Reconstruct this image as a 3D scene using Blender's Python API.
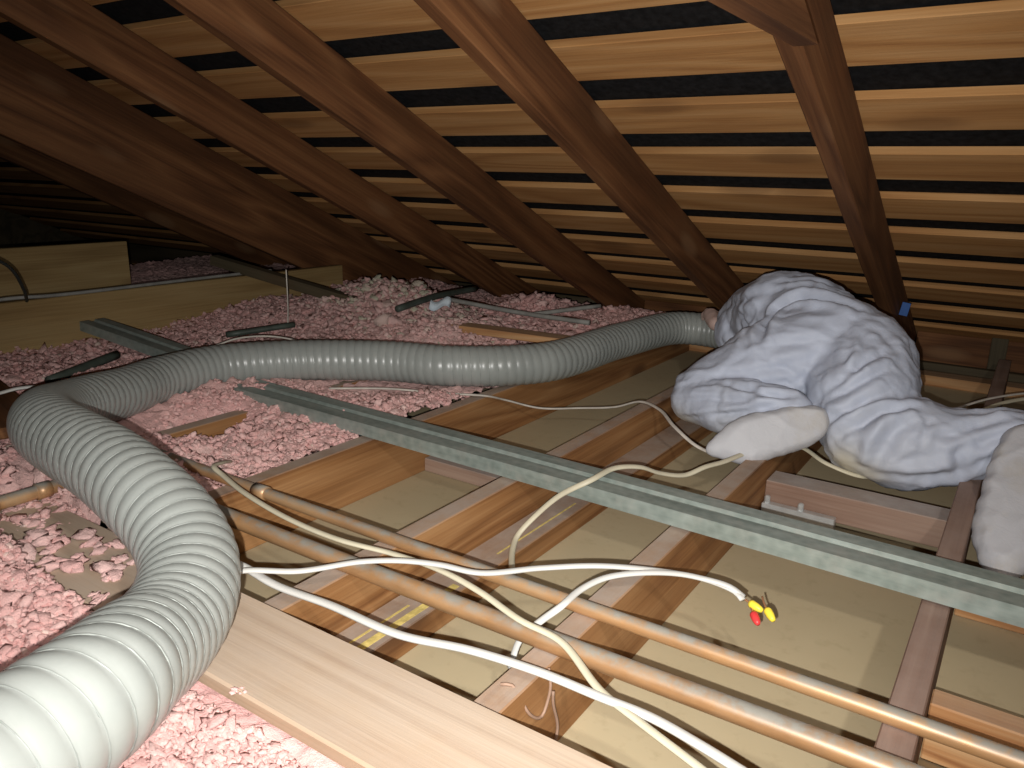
import bpy, bmesh, math, random
import numpy as np
from mathutils import Vector, Matrix, noise, Euler

random.seed(7); np.random.seed(7)
for o in list(bpy.data.objects): bpy.data.objects.remove(o)
scene = bpy.context.scene
COL = scene.collection

# ------------------------------------------------------------------ camera
cam_d = bpy.data.cameras.new('camera'); cam = bpy.data.objects.new('camera', cam_d); COL.objects.link(cam)
cam_d.sensor_width = 36.0; cam_d.lens = 775.0 / 1024 * 36.0; cam_d.clip_start = 0.02
CR = Matrix(((0.82720311, -0.16342588, 0.53761231), (0.56153471, 0.20579265, -0.80145378), (0.02034163, 0.96485303, 0.26200162)))
cam.matrix_world = Matrix.Translation((0, 0, 0.62)) @ CR.to_4x4()
scene.camera = cam

# ------------------------------------------------------------------ world, lamps, exposure
w = bpy.data.worlds.new('world'); scene.world = w; w.use_nodes = True
w.node_tree.nodes['Background'].inputs[0].default_value = (0, 0, 0, 1)
w.node_tree.nodes['Background'].inputs[1].default_value = 0.0

def lamp(name, loc, energy, radius, color):
    d = bpy.data.lights.new(name, 'POINT'); d.energy = energy; d.shadow_soft_size = radius; d.color = color
    o = bpy.data.objects.new(name, d); COL.objects.link(o); o.location = loc
    return o
# the phone's flash beside the lens, facing as the lens does (the photograph's thin dark shadow lines along pipes and cables)
fd = bpy.data.lights.new('phone_flash_offscreen', 'SPOT'); fd.energy = 92; fd.shadow_soft_size = .004; fd.color = (1.0, .98, .94); fd.spot_size = math.radians(106); fd.spot_blend = 1.0
fo = bpy.data.objects.new('phone_flash_offscreen', fd); COL.objects.link(fo)
fo.matrix_world = Matrix.Translation(Vector((0, 0, 0.62)) + CR @ Vector((-0.02, -0.028, 0.0))) @ CR.to_4x4()
# the lamp above and to the right of the photographer (wide shadows to the left of the worn joist and of the rafters, and below the steel channel)
lamp('work_lamp_offscreen', (0.45, 0.0, 1.2), 26, 0.03, (1.0, 0.965, 0.91))

vs = scene.view_settings
scene.display_settings.display_device = 'sRGB'
vs.view_transform = 'Standard'; vs.look = 'None'; vs.gamma = 1.0; vs.use_curve_mapping = False
vs.exposure = 0.25

# ------------------------------------------------------------------ helpers
def tag(o, label, cat=None, group=None, kind=None):
    o['label'] = label
    if cat: o['category'] = cat
    if group: o['group'] = group
    if kind: o['kind'] = kind
    return o

def link(name, me, mat=None, parent=None, smooth=False):
    o = bpy.data.objects.new(name, me); COL.objects.link(o)
    if mat is not None:
        me.materials.clear(); me.materials.append(mat)
    if smooth: me.polygons.foreach_set('use_smooth', [True] * len(me.polygons))
    if parent is not None: o.parent = parent
    return o

def empty(name, loc=(0, 0, 0), rz=0):
    o = bpy.data.objects.new(name, None); COL.objects.link(o); o.location = loc; o.rotation_euler[2] = rz
    o.empty_display_size = 0.05
    return o

def mesh_np(name, V, F):
    """mesh from numpy arrays, all faces of equal size"""
    V = np.asarray(V, np.float32); F = np.asarray(F, np.int32); k = F.shape[1]
    me = bpy.data.meshes.new(name)
    me.vertices.add(len(V)); me.vertices.foreach_set('co', V.ravel())
    me.loops.add(F.size); me.loops.foreach_set('vertex_index', F.ravel())
    me.polygons.add(len(F)); me.polygons.foreach_set('loop_start', np.arange(0, F.size, k, dtype=np.int32))
    me.polygons.foreach_set('loop_total', np.full(len(F), k, np.int32))
    me.update(); me.validate()
    return me

def box_mesh(name, size, bevel=0.002, wob=0.0, segs=1):
    """box with local X = length, centred in Y, from 0 to L in X and 0 to depth in Z"""
    L, W, D = size
    bm = bmesh.new()
    bmesh.ops.create_cube(bm, size=1)
    for v in bm.verts: v.co = Vector(((v.co.x + .5) * L, v.co.y * W, (v.co.z + .5) * D))
    if segs > 1:
        ed = [e for e in bm.edges if abs(e.verts[0].co.x - e.verts[1].co.x) > L * .5]
        bmesh.ops.subdivide_edges(bm, edges=ed, cuts=segs - 1, use_grid_fill=True)
    if bevel: 
        ed = [e for e in bm.edges if e.calc_length() > 0 and len(e.link_faces) == 2 and e.link_faces[0].normal.angle(e.link_faces[1].normal, 0) > .5]
        bmesh.ops.bevel(bm, geom=ed, offset=bevel, segments=1, affect='EDGES')
    if wob:
        for v in bm.verts:
            n = noise.noise_vector(Vector((v.co.x * 1.3 + L * 7.1, W * 50, D * 30)))
            v.co.y += n.y * wob; v.co.z += n.z * wob
    me = bpy.data.meshes.new(name); bm.to_mesh(me); bm.free()
    return me

def beam(name, p0, axis, up, size, mat, parent=None, bevel=0.002, wob=0.0, segs=1):
    """a timber from p0 (centre of its bottom start edge) along axis"""
    o = link(name, box_mesh(name, size, bevel, wob, segs), mat, parent)
    x = Vector(axis).normalized(); z = Vector(up); z = (z - x * z.dot(x)).normalized(); y = z.cross(x)
    m = Matrix((x, y, z)).transposed().to_4x4(); m.translation = Vector(p0)
    o.matrix_world = m
    return o

def catmull(pts, step):
    P = [np.array(p, float) for p in pts]
    P = [2 * P[0] - P[1]] + P + [2 * P[-1] - P[-2]]
    out = []
    for i in range(1, len(P) - 2):
        a, b, c, d = P[i - 1:i + 3]
        # centripetal parameterisation keeps uneven spacing smooth
        t0 = 0; t1 = t0 + max(np.linalg.norm(b - a), 1e-6) ** .5; t2 = t1 + max(np.linalg.norm(c - b), 1e-6) ** .5; t3 = t2 + max(np.linalg.norm(d - c), 1e-6) ** .5
        n = max(2, int(np.linalg.norm(c - b) / step) + 1)
        for k in range(n):
            t = t1 + (t2 - t1) * k / n
            A1 = (t1 - t) / (t1 - t0) * a + (t - t0) / (t1 - t0) * b
            A2 = (t2 - t) / (t2 - t1) * b + (t - t1) / (t2 - t1) * c
            A3 = (t3 - t) / (t3 - t2) * c + (t - t2) / (t3 - t2) * d
            B1 = (t2 - t) / (t2 - t0) * A1 + (t - t0) / (t2 - t0) * A2
            B2 = (t3 - t) / (t3 - t1) * A2 + (t - t1) / (t3 - t1) * A3
            out.append((t2 - t) / (t2 - t1) * B1 + (t - t1) / (t2 - t1) * B2)
    out.append(P[-2])
    return np.array(out)

def resample(C, step):
    s = np.concatenate([[0], np.cumsum(np.linalg.norm(np.diff(C, axis=0), axis=1))])
    t = np.arange(0, s[-1], step)
    return np.stack([np.interp(t, s, C[:, k]) for k in range(3)], 1), t

def frames(C, up=(0, 0, 1)):
    T = np.gradient(C, axis=0); T /= np.linalg.norm(T, axis=1)[:, None]
    N = np.zeros_like(C); n = np.array(up, float)
    for i in range(len(C)):
        n = n - T[i] * n.dot(T[i]); l = np.linalg.norm(n)
        if l < 1e-4: n = np.array([1., 0, 0]) - T[i] * T[i][0]; l = np.linalg.norm(n)
        n = n / l; N[i] = n
    return T, N, np.cross(T, N)

def tube_mesh(name, pts, r, seg=10, step=0.01, flat=1.0, spline=True):
    C = catmull(pts, step) if spline else np.array(pts, float)
    T, N, B = frames(C)
    a = np.linspace(0, 2 * np.pi, seg, endpoint=False)
    R = np.asarray(r) if np.ndim(r) else np.full(len(C), r)
    V = C[:, None] + R[:, None, None] * (np.sin(a)[None, :, None] * N[:, None] * flat + np.cos(a)[None, :, None] * B[:, None])
    n = len(C); V = V.reshape(-1, 3)
    i, j = np.meshgrid(np.arange(n - 1), np.arange(seg), indexing='ij')
    j2 = (j + 1) % seg
    F = np.stack([i * seg + j, i * seg + j2, (i + 1) * seg + j2, (i + 1) * seg + j], -1).reshape(-1, 4)[:, ::-1]
    V = np.vstack([V, C[:1], C[-1:]])
    F = F.tolist()
    for k in range(seg):
        F.append([n * seg, k, (k + 1) % seg]); F.append([n * seg + 1, (n - 1) * seg + (k + 1) % seg, (n - 1) * seg + k])
    me = bpy.data.meshes.new(name); me.from_pydata(V.tolist(), [], F)
    bm = bmesh.new(); bm.from_mesh(me); bmesh.ops.recalc_face_normals(bm, faces=bm.faces); bm.to_mesh(me); bm.free()
    me.update()
    return me

def tube(name, pts, r, mat, parent=None, **k):
    return link(name, tube_mesh(name, pts, r, **k), mat, parent, smooth=True)

# ------------------------------------------------------------------ materials
class N:
    def __init__(s, name):
        s.m = bpy.data.materials.new(name); s.m.use_nodes = True; s.t = s.m.node_tree
        s.b = s.t.nodes['Principled BSDF']; s.out = s.t.nodes['Material Output']
    def n(s, typ, **k):
        x = s.t.nodes.new(typ)
        for a, v in k.items(): setattr(x, a, v)
        return x
    def l(s, a, b): s.t.links.new(a, b)
    def ramp(s, fac, stops):
        r = s.n('ShaderNodeValToRGB'); e = r.color_ramp.elements
        while len(e) < len(stops): e.new(0.5)
        for q, (p, c) in zip(e, stops): q.position = p; q.color = (*c, 1) if len(c) == 3 else c
        s.l(fac, r.inputs[0]); return r.outputs[0]
    def mix(s, fac, a, b, mode='MIX'):
        r = s.n('ShaderNodeMix', data_type='RGBA', blend_type=mode)
        for sock, v in ((r.inputs[0], fac), (r.inputs[6], a), (r.inputs[7], b)):
            if hasattr(v, 'links'): s.l(v, sock)
            else: sock.default_value = (*v, 1) if isinstance(v, tuple) and len(v) == 3 else v
        return r.outputs[2]
    def math(s, op, a, b=None):
        r = s.n('ShaderNodeMath', operation=op)
        for i, v in enumerate((a, b)):
            if v is None: continue
            if hasattr(v, 'links'): s.l(v, r.inputs[i])
            else: r.inputs[i].default_value = v
        return r.outputs[0]
    def noise(s, vec, scale, detail=4, rough=.55, dist=0):
        r = s.n('ShaderNodeTexNoise'); r.inputs['Scale'].default_value = scale; r.inputs['Detail'].default_value = detail
        r.inputs['Roughness'].default_value = rough; r.inputs['Distortion'].default_value = dist
        s.l(vec, r.inputs['Vector']); return r.outputs['Fac']
    def bump(s, h, strength, dist=0.002):
        b = s.n('ShaderNodeBump'); b.inputs['Strength'].default_value = strength; b.inputs['Distance'].default_value = dist
        s.l(h, b.inputs['Height']); s.l(b.outputs[0], s.b.inputs['Normal'])

def objvec(m, jitter=True, scale=(1, 1, 1)):
    tc = m.n('ShaderNodeTexCoord'); v = tc.outputs['Object']
    if jitter:
        oi = m.n('ShaderNodeObjectInfo'); mu = m.n('ShaderNodeVectorMath', operation='SCALE')
        cx = m.n('ShaderNodeCombineXYZ'); m.l(oi.outputs['Random'], cx.inputs[0]); cx.inputs[1].default_value = 0; m.l(oi.outputs['Random'], cx.inputs[2])
        m.l(cx.outputs[0], mu.inputs[0]); mu.inputs['Scale'].default_value = 9.0
        ad = m.n('ShaderNodeVectorMath', operation='ADD'); m.l(v, ad.inputs[0]); m.l(mu.outputs[0], ad.inputs[1]); v = ad.outputs[0]
    mp = m.n('ShaderNodeMapping'); mp.inputs['Scale'].default_value = scale; m.l(v, mp.inputs['Vector'])
    return mp.outputs[0]

def wood(name, dark, mid, light, dust=None, dustamt=0.0, ring=26, knot=(0.10, 0.04, 0.015), knots=.6, stain=.5, rough=.75, blotch=.55):
    m = N(name)
    v = objvec(m, True, (1, 1, 1))
    # contour lines of a stretched noise give flowing cathedral grain
    gn = m.noise(objvec(m, True, (.55, 5.5, 5.5)), 1.0, 1.5, .45, .6)
    gl = m.math('PINGPONG', m.math('MULTIPLY', gn, ring), 1.0)
    fine = m.noise(objvec(m, True, (4, 160, 160)), 1.0, 3, .6)
    slow = m.noise(objvec(m, True, (0.9, 5, 5)), 1.0, 4, .6)
    c = m.ramp(gl, [(0, light), (.5, mid), (.95, dark)])
    c = m.mix(0.42, c, m.ramp(fine, [(.3, dark), (.5, mid), (.7, light)]))
    c = m.mix(m.math('MULTIPLY', m.ramp(slow, [(.42, (0, 0, 0)), (.68, (1, 1, 1))]), blotch), c, tuple(x * stain for x in mid))
    vo = m.n('ShaderNodeTexVoronoi', feature='F1'); vo.inputs['Scale'].default_value = 1.0; vo.inputs['Randomness'].default_value = .9
    m.l(objvec(m, True, (2.3, 6.5, 6.5)), vo.inputs['Vector'])
    kn = m.ramp(vo.outputs['Distance'], [(.0, (1, 1, 1)), (.15, (.8, .8, .8)), (.25, (0, 0, 0))])
    c = m.mix(m.math('MULTIPLY', kn, knots), c, knot)
    if dust is not None:
        g = m.n('ShaderNodeNewGeometry'); sp = m.n('ShaderNodeSeparateXYZ'); m.l(g.outputs['True Normal'], sp.inputs[0])
        up = m.ramp(sp.outputs[2], [(.6, (0, 0, 0)), (.9, (1, 1, 1))])
        dn = m.ramp(m.noise(v, 9, 6, .7), [(.25, (.35, .35, .35)), (.6, (1, 1, 1))])
        c = m.mix(m.math('MULTIPLY', m.math('MULTIPLY', up, dn), dustamt), c, dust)
    m.l(c, m.b.inputs['Base Color']); m.b.inputs['Roughness'].default_value = rough
    m.b.inputs['Specular IOR Level'].default_value = .3
    m.bump(m.math('ADD', fine, m.math('MULTIPLY', gl, .25)), .35, .0015)
    return m.m

def plain(name, col, rough=.6, metal=0, var=.15, scale=20, bump=0, spec=.4, jitter=True):
    m = N(name); v = objvec(m, jitter)
    nz = m.noise(v, scale, 5, .6)
    c = m.ramp(nz, [(.3, tuple(x * (1 - var) for x in col)), (.7, tuple(min(1, x * (1 + var)) for x in col))])
    m.l(c, m.b.inputs['Base Color']); m.b.inputs['Roughness'].default_value = rough; m.b.inputs['Metallic'].default_value = metal
    m.b.inputs['Specular IOR Level'].default_value = spec
    if bump: m.bump(nz, bump, .002)
    return m.m

M_felt = plain('roof_felt', (0.012, 0.012, 0.013), .9, var=.5, scale=60, spec=.1)
M_board = wood('sheathing_pine', (0.32, 0.145, 0.048), (0.46, 0.235, 0.085), (0.54, 0.31, 0.135), ring=12, stain=.62, blotch=.35, knots=.45)
M_rafter = wood('rafter_wood', (0.066, 0.024, 0.008), (0.138, 0.054, 0.019), (0.215, 0.095, 0.036), ring=16, stain=.5, blotch=.6, knot=(.27, .15, .075), knots=.55)
M_joist = wood('joist_fir', (0.16, 0.062, 0.02), (0.31, 0.145, 0.052), (0.42, 0.225, 0.095), dust=(0.42, 0.345, 0.29), dustamt=.85, ring=13, knot=(.07, .025, .01), knots=.8, blotch=.4)
M_joist4 = wood('joist_worn', (0.14, 0.07, 0.045), (0.25, 0.145, 0.10), (0.35, 0.235, 0.18), dust=(0.36, 0.27, 0.23), dustamt=.55, ring=16)
M_plank = wood('plank_wood', (0.35, 0.23, 0.15), (0.48, 0.35, 0.24), (0.56, 0.43, 0.32), dust=(0.47, 0.39, 0.32), dustamt=.5, ring=20, knots=.0, stain=.75, blotch=.5)
M_block = wood('block_wood', (0.30, 0.13, 0.05), (0.50, 0.26, 0.11), (0.60, 0.38, 0.20), dust=(0.46, 0.35, 0.27), dustamt=.4, ring=14, knots=.3)
M_blockdusty = wood('block_dusty', (0.20, 0.11, 0.075), (0.30, 0.19, 0.14), (0.38, 0.27, 0.21), dust=(0.42, 0.37, 0.34), dustamt=.95, ring=12)
M_beam = wood('beam_yellow', (0.20, 0.12, 0.045), (0.31, 0.205, 0.085), (0.38, 0.27, 0.125), ring=8, knots=.35, blotch=.3)
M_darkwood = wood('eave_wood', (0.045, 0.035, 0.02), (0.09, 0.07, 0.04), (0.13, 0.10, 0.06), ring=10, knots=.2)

def drywall_mat():
    m = N('drywall_paper'); v = objvec(m, False)
    a = m.noise(v, 1.3, 5, .6); b = m.noise(v, 40, 4, .6)
    c = m.ramp(a, [(.3, (0.45, 0.36, 0.22)), (.7, (0.54, 0.45, 0.29))])
    c = m.mix(m.math('MULTIPLY', m.ramp(b, [(.55, (0, 0, 0)), (.75, (1, 1, 1))]), .25), c, (.30, .23, .13))
    m.l(c, m.b.inputs['Base Color']); m.b.inputs['Roughness'].default_value = .85; m.b.inputs['Specular IOR Level'].default_value = .2
    return m.m
M_dry = drywall_mat()

def insulation_mat():
    m = N('pink_fibreglass'); v = objvec(m, False)
    at = m.n('ShaderNodeAttribute', attribute_name='tint')
    a = m.noise(v, 2.2, 4, .6); b = m.noise(v, 60, 6, .7); d = m.noise(v, 420, 3, .7)
    c = m.ramp(at.outputs['Fac'], [(0, (.68, .35, .33)), (.4, (.84, .49, .46)), (.72, (.90, .60, .56)), (.88, (.84, .69, .58)), (1, (.66, .64, .48))])
    c = m.mix(m.math('MULTIPLY', m.ramp(a, [(.45, (0, 0, 0)), (.75, (1, 1, 1))]), .35), c, (.74, .52, .45))
    c = m.mix(m.math('MULTIPLY', m.ramp(b, [(.52, (0, 0, 0)), (.72, (1, 1, 1))]), .3), c, (.62, .38, .36))
    m.l(c, m.b.inputs['Base Color']); m.b.inputs['Roughness'].default_value = 1; m.b.inputs['Specular IOR Level'].default_value = .05
    m.b.inputs['Sheen Weight'].default_value = .08; m.b.inputs['Sheen Roughness'].default_value = .6
    e = m.noise(v, 170, 4, .75)
    m.bump(m.math('ADD', m.math('ADD', b, e), m.math('MULTIPLY', d, .6)), .9, .006)
    # loose fibres scatter light like a soft pile: lean the shading normal towards the heap's own upright
    bn = m.b.inputs['Normal'].links[0].from_socket
    sc_ = m.n('ShaderNodeVectorMath', operation='ADD'); m.l(bn, sc_.inputs[0]); sc_.inputs[1].default_value = (0, 0, .75)
    nr = m.n('ShaderNodeVectorMath', operation='NORMALIZE'); m.l(sc_.outputs[0], nr.inputs[0]); m.l(nr.outputs[0], m.b.inputs['Normal'])
    return m.m
M_ins = insulation_mat()

def hose_mat():
    m = N('grey_hose_plastic'); v = objvec(m, False)
    a = m.noise(v, 6, 5, .6); b = m.noise(v, 90, 3, .5)
    c = m.ramp(a, [(.3, (0.27, 0.287, 0.272)), (.7, (0.335, 0.352, 0.333))])
    m.l(c, m.b.inputs['Base Color']); m.b.inputs['Roughness'].default_value = .32; m.b.inputs['Specular IOR Level'].default_value = .5
    m.b.inputs['Subsurface Weight'].default_value = .12; m.b.inputs['Subsurface Radius'].default_value = (.01, .01, .01)
    m.bump(b, .08, .001)
    return m.m
M_hose = hose_mat()
M_wire = plain('hose_wire', (0.23, 0.245, 0.23), .4)

def copper_mat(name, patina):
    m = N(name); v = objvec(m, True)
    a = m.noise(objvec(m, True, (3, 12, 12)), 1.0, 6, .65); b = m.noise(v, 26, 6, .7)
    c = m.ramp(a, [(.3, (0.30, 0.155, 0.065)), (.55, (0.52, 0.285, 0.125)), (.75, (0.58, 0.39, 0.22))])
    g = m.n('ShaderNodeNewGeometry'); sp = m.n('ShaderNodeSeparateXYZ'); m.l(g.outputs['Normal'], sp.inputs[0])
    up = m.math('MULTIPLY', m.ramp(sp.outputs[2], [(.3, (.12, .12, .12)), (.85, (1, 1, 1))]), m.ramp(b, [(.42 - patina, (0, 0, 0)), (.68 - patina, (1, 1, 1))]))
    c = m.mix(m.math('MULTIPLY', up, .9), c, m.mix(b, (.13, .15, .14), (.30, .29, .26)))
    m.l(c, m.b.inputs['Base Color'])
    m.l(m.math('SUBTRACT', .35, m.math('MULTIPLY', up, .35)), m.b.inputs['Metallic'])
    m.b.inputs['Roughness'].default_value = .42
    m.bump(b, .2, .001)
    return m.m
M_cu = copper_mat('old_copper', .11); M_cu2 = copper_mat('green_copper', .16)

def galv_mat():
    m = N('galvanised_steel'); v = objvec(m, True)
    vo = m.n('ShaderNodeTexVoronoi'); vo.inputs['Scale'].default_value = 60; m.l(v, vo.inputs['Vector'])
    a = m.noise(objvec(m, True, (4, 30, 30)), 1.0, 5, .65)
    c = m.mix(.25, m.ramp(a, [(.3, (.22, .265, .24)), (.7, (.37, .42, .385))]), vo.outputs['Distance'], 'SOFT_LIGHT')
    c = m.mix(m.math('MULTIPLY', m.ramp(m.noise(v, 18, 6, .7), [(.5, (0, 0, 0)), (.7, (1, 1, 1))]), .5), c, (.42, .41, .37))
    m.l(c, m.b.inputs['Base Color']); m.b.inputs['Metallic'].default_value = .35; m.b.inputs['Roughness'].default_value = .5
    return m.m
M_galv = galv_mat()
M_white = plain('white_cable', (0.57, 0.56, 0.53), .45, var=.06, scale=8)
M_cream = plain('cream_cable', (0.56, 0.51, 0.38), .5, var=.12, scale=12)
M_grimy = plain('grimy_cable', (0.55, 0.50, 0.44), .6, var=.2, scale=25)
M_brownwire = plain('brown_wire', (0.33, 0.21, 0.15), .6)
M_black = plain('black_rubber', (0.03, 0.035, 0.033), .5)
M_rod = plain('dark_green_conduit', (0.06, 0.075, 0.062), .5, var=.3)
M_greyrod = plain('dusty_grey_conduit', (0.25, 0.245, 0.225), .6, var=.25)
M_yellow = plain('yellow_plastic', (0.85, 0.66, 0.06), .4, var=.05)
M_red = plain('red_plastic', (0.65, 0.05, 0.05), .4, var=.05)
M_copperwire = plain('bare_copper', (0.55, 0.27, 0.14), .35, .7)
M_chalk = plain('yellow_keel_mark', (0.66, 0.52, 0.17), .8, var=.35, scale=60)
M_blue = plain('blue_tape', (0.03, 0.10, 0.32), .5)
M_steelbright = plain('bright_tin', (0.60, 0.62, 0.62), .35, .6, var=.2)
M_paper = plain('paper_scrap', (0.60, 0.68, 0.74), .7)

def suit_mat(name, base, dirt, dirtamt):
    m = N(name); v = objvec(m, False)
    a = m.noise(v, 9, 5, .6, 1.2); b = m.noise(v, 34, 4, .6, 2.0); d = m.noise(v, 5, 6, .65)
    c = m.mix(m.math('MULTIPLY', m.ramp(d, [(.52, (0, 0, 0)), (.74, (1, 1, 1))]), dirtamt), base, dirt)
    so = m.n('ShaderNodeAttribute', attribute_name='soil'); c = m.mix(so.outputs['Fac'], c, (.52, .47, .34))
    m.l(c, m.b.inputs['Base Color']); m.b.inputs['Roughness'].default_value = .55; m.b.inputs['Specular IOR Level'].default_value = .3
    m.b.inputs['Subsurface Weight'].default_value = .05; m.b.inputs['Subsurface Radius'].default_value = (.01, .01, .01)
    m.bump(m.math('ADD', m.math('MULTIPLY', a, 2.0), b), .22, .005)
    return m.m
M_suit = suit_mat('white_coverall_fabric', (0.43, 0.465, 0.56), (0.42, 0.40, 0.37), .25)
M_sole = suit_mat('soiled_bootie_fabric', (0.46, 0.46, 0.485), (0.40, 0.35, 0.27), .7)
M_glove = plain('pale_glove', (0.62, 0.45, 0.40), .6)

# ------------------------------------------------------------------ setting: floor (plasterboard), roof, eave
TH = math.radians(23.85); cT, sT, tT = math.cos(TH), math.sin(TH), math.tan(TH)
YE = 3.2                                             # underside of rafters meets the joist tops here
def roof_z(y, off=0.0): return (YE - y) * tT + off / cT     # off = height above the rafter undersides, square to the slope
JD = 0.14
def slab(name, x0, x1, y0, y1, z0, z1, mat, parent=None):
    o = beam(name, (x0, (y0 + y1) / 2, z0), (1, 0, 0), (0, 0, 1), (x1 - x0, y1 - y0, z1 - z0), mat, parent, bevel=0)
    return o
fl = slab('floor', -7.0, 1.8, -2.2, 3.75, -JD - .014, -JD, M_dry); tag(fl, 'tan paper-faced plasterboard of the ceiling below, seen between the joists', kind='structure')

# roof felt, both slopes, ridge behind the photographer
yr = -0.9; zr = roof_z(yr, .162)
pts = [(3.95, roof_z(3.95, .162)), (yr, zr), (yr - 2.6, zr - 2.6 * tT)]
V = []; 
for x in (-7.0, 1.8):
    for y, z in pts: V.append((x, y, z))
    for y, z in pts: V.append((x, y, z + .02))
Fc = []
for i in range(2): Fc += [(i, i + 1, 7 + i, 6 + i), (9 + i, 10 + i, 4 + i, 3 + i)]
Fc += [(0, 6, 9, 3), (2, 5, 11, 8), (0, 3, 4, 1), (1, 4, 5, 2), (6, 7, 10, 9), (7, 8, 11, 10)]
me = bpy.data.meshes.new('ceiling'); me.from_pydata(V, [], Fc)
ceil = link('ceiling', me, M_felt); tag(ceil, 'black roofing felt showing between spaced sheathing boards', kind='structure')
XR = Vector((0, cT, -sT)); ZR = Vector((0, sT, cT))
BW = 0.14
for k in range(-11, 9):
    ye = 1.68 + .2275 * k + random.uniform(-.006, .006)      # lower edge of the board
    ym = ye - (BW / 2) * cT
    o = beam('sheathing_board', (-6.9, ym, roof_z(ym, .1405)), (1, random.uniform(-.0015, .0015), 0), ZR, (8.6, BW + random.uniform(-.006, .006), .02), M_board, bevel=.0015)
    mw = o.matrix_world.copy(); o.parent = ceil; o.matrix_world = mw

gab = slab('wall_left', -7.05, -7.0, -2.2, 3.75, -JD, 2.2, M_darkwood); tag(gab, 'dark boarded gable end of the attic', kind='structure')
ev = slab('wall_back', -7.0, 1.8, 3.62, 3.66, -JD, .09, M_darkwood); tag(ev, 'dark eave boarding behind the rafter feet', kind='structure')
pl = beam('top_plate', (-7.0, 3.36, -JD), (1, 0, 0), (0, 0, 1), (8.8, .10, .04), M_block, None); pl.parent = ev; pl.matrix_parent_inverse = ev.matrix_world.inverted()
for x0, x1 in ((-.36, .02), (.07, .9), (-.95, -.41), (-1.55, -.99)):
    b = beam('eave_block', (x0, 3.46, -.10), (1, 0, 0), (0, 0, 1), (x1 - x0, .03, .145), M_rafter, None); b.parent = ev; b.matrix_parent_inverse = ev.matrix_world.inverted()
b = beam('eave_post', (-.075, 3.425, -.10), (0, 0, 1), (0, 1, 0), (.155, .055, .03), M_darkwood, None); b.parent = ev; b.matrix_parent_inverse = ev.matrix_world.inverted()
b = beam('ledger', (-.36, 3.40, -.095), (1, 0, 0), (0, 0, 1), (1.6, .035, .03), M_darkwood, None); b.parent = ev; b.matrix_parent_inverse = ev.matrix_world.inverted()

# ------------------------------------------------------------------ rafters
def rafter(x, label, d=.14, w_=.04, y0=-.85, y1=3.58, low=0.0):
    p = Vector((x, y0, roof_z(y0, -low)))
    o = beam('rafter', p, XR, ZR, ((y1 - y0) / cT, w_, d + low), M_rafter, bevel=.003, wob=.004, segs=14)
    tag(o, label, 'rafter', 'rafters under the roof boards'); return o
rafter(-.384, "brown rafter with a collar tie fixed to its side, coming down behind the worker's hip")
rafter(-.972, "brown rafter coming down at the worker's shoulder")
rafter(-1.572, 'brown rafter whose pink-grey foot ends above the hose')
rafter(-2.20, 'brown rafter coming down over the pink insulation mound')
rafter(-2.81, 'deep dark rafter running down past the end of the yellow beam', d=.14, low=.15)
rafter(-3.42, 'shadowed rafter behind the deep dark one')
rafter(-4.03, 'farthest visible rafter, almost lost in shadow')
rafter(.225, 'brown rafter on the other side of the collar-tied one from the hose')
V = [(x, y, z) for x in (-.363, -.327) for y, z in ((-1.0, .0), (1.29, .0), (1.29 - .14 / tT, .14), (-1.0, .14))]
me = bpy.data.meshes.new('collar_tie'); me.from_pydata([(y, x, z) for x, y, z in V], [], [(0, 1, 2, 3), (7, 6, 5, 4), (0, 4, 5, 1), (1, 5, 6, 2), (2, 6, 7, 3), (3, 7, 4, 0)])
ct = link('collar_tie', me, M_rafter)       # local X is the length, as for every timber
ct.matrix_world = Matrix(((0, 1, 0, 0), (1, 0, 0, 0), (0, 0, 1, .815), (0, 0, 0, 1)))
tag(ct, 'level brown collar tie nailed against a rafter', 'collar tie')

# ------------------------------------------------------------------ joists, blocks, nailer
def joist(x, label, mat=M_joist, y0=-.7, y1=3.30):
    o = beam('ceiling_joist', (x, y0, -JD), (0, 1, 0), (0, 0, 1), (y1 - y0, .040, JD), mat, bevel=.002, wob=.0)
    tag(o, label, 'joist', 'joists under the pipes'); return o
joist(-.046, "worn grey-brown joist under the worker's outstretched shin", M_joist4)
joist(-.464, "dusty-topped joist below the worker's foot, with thin brown wires on its side")
joist(-.85, 'joist with a lower yellow-marked plate running along its side')
joist(-1.27, 'orange-brown joist along the edge of the pink insulation')
joist(-1.68, 'joist almost buried in pink insulation, only a scrap of its top bare')
joist(.36, 'joist beyond the worn one, past the short blocks')
nl = beam('wall_plate', (-.789, -.3, -JD), (0, 1, 0), (0, 0, 1), (3.5, .078, .048), M_joist, bevel=.002)
tag(nl, 'low dusty wall plate with yellow marks beside a joist', 'plate')
for (x, y, L, wd) in ((-.772, .58, .40, .014), (-.795, .55, .33, .004), (-.777, 1.12, .30, .0035)):
    b = beam('yellow_mark', (x, y, -JD + .0476), (0.01, 1, 0), (0, 0, 1), (L, wd, .0012), M_chalk, None, bevel=0)
    mw = b.matrix_world.copy(); b.parent = nl; b.matrix_world = mw
def block(p, size, mat, label, ax=(1, 0, 0)):
    o = beam('wood_block', p, ax, (0, 0, 1), size, mat, bevel=.002); tag(o, label, 'wood block'); return o
block((-.443, 1.765, -.118), (.376, .075, .064), M_blockdusty, "dusty grey block between joists below the worker's knee")
block((-.025, 1.075, -.139), (.364, .040, .088), M_block, 'pale pine block wedged beside the worn joist near the copper pipes')
block((-.025, 1.515, -.139), (.364, .040, .085), M_block, "orange block below the worker's hanging foot")
block((-1.249, 1.50, -.139), (.378, .085, .036), M_blockdusty, 'dark flat block lying between joists under the steel channel')
block((-.025, 2.46, -.139), (.364, .040, .13), M_block, 'orange block in the dark bay behind the worker')
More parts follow.
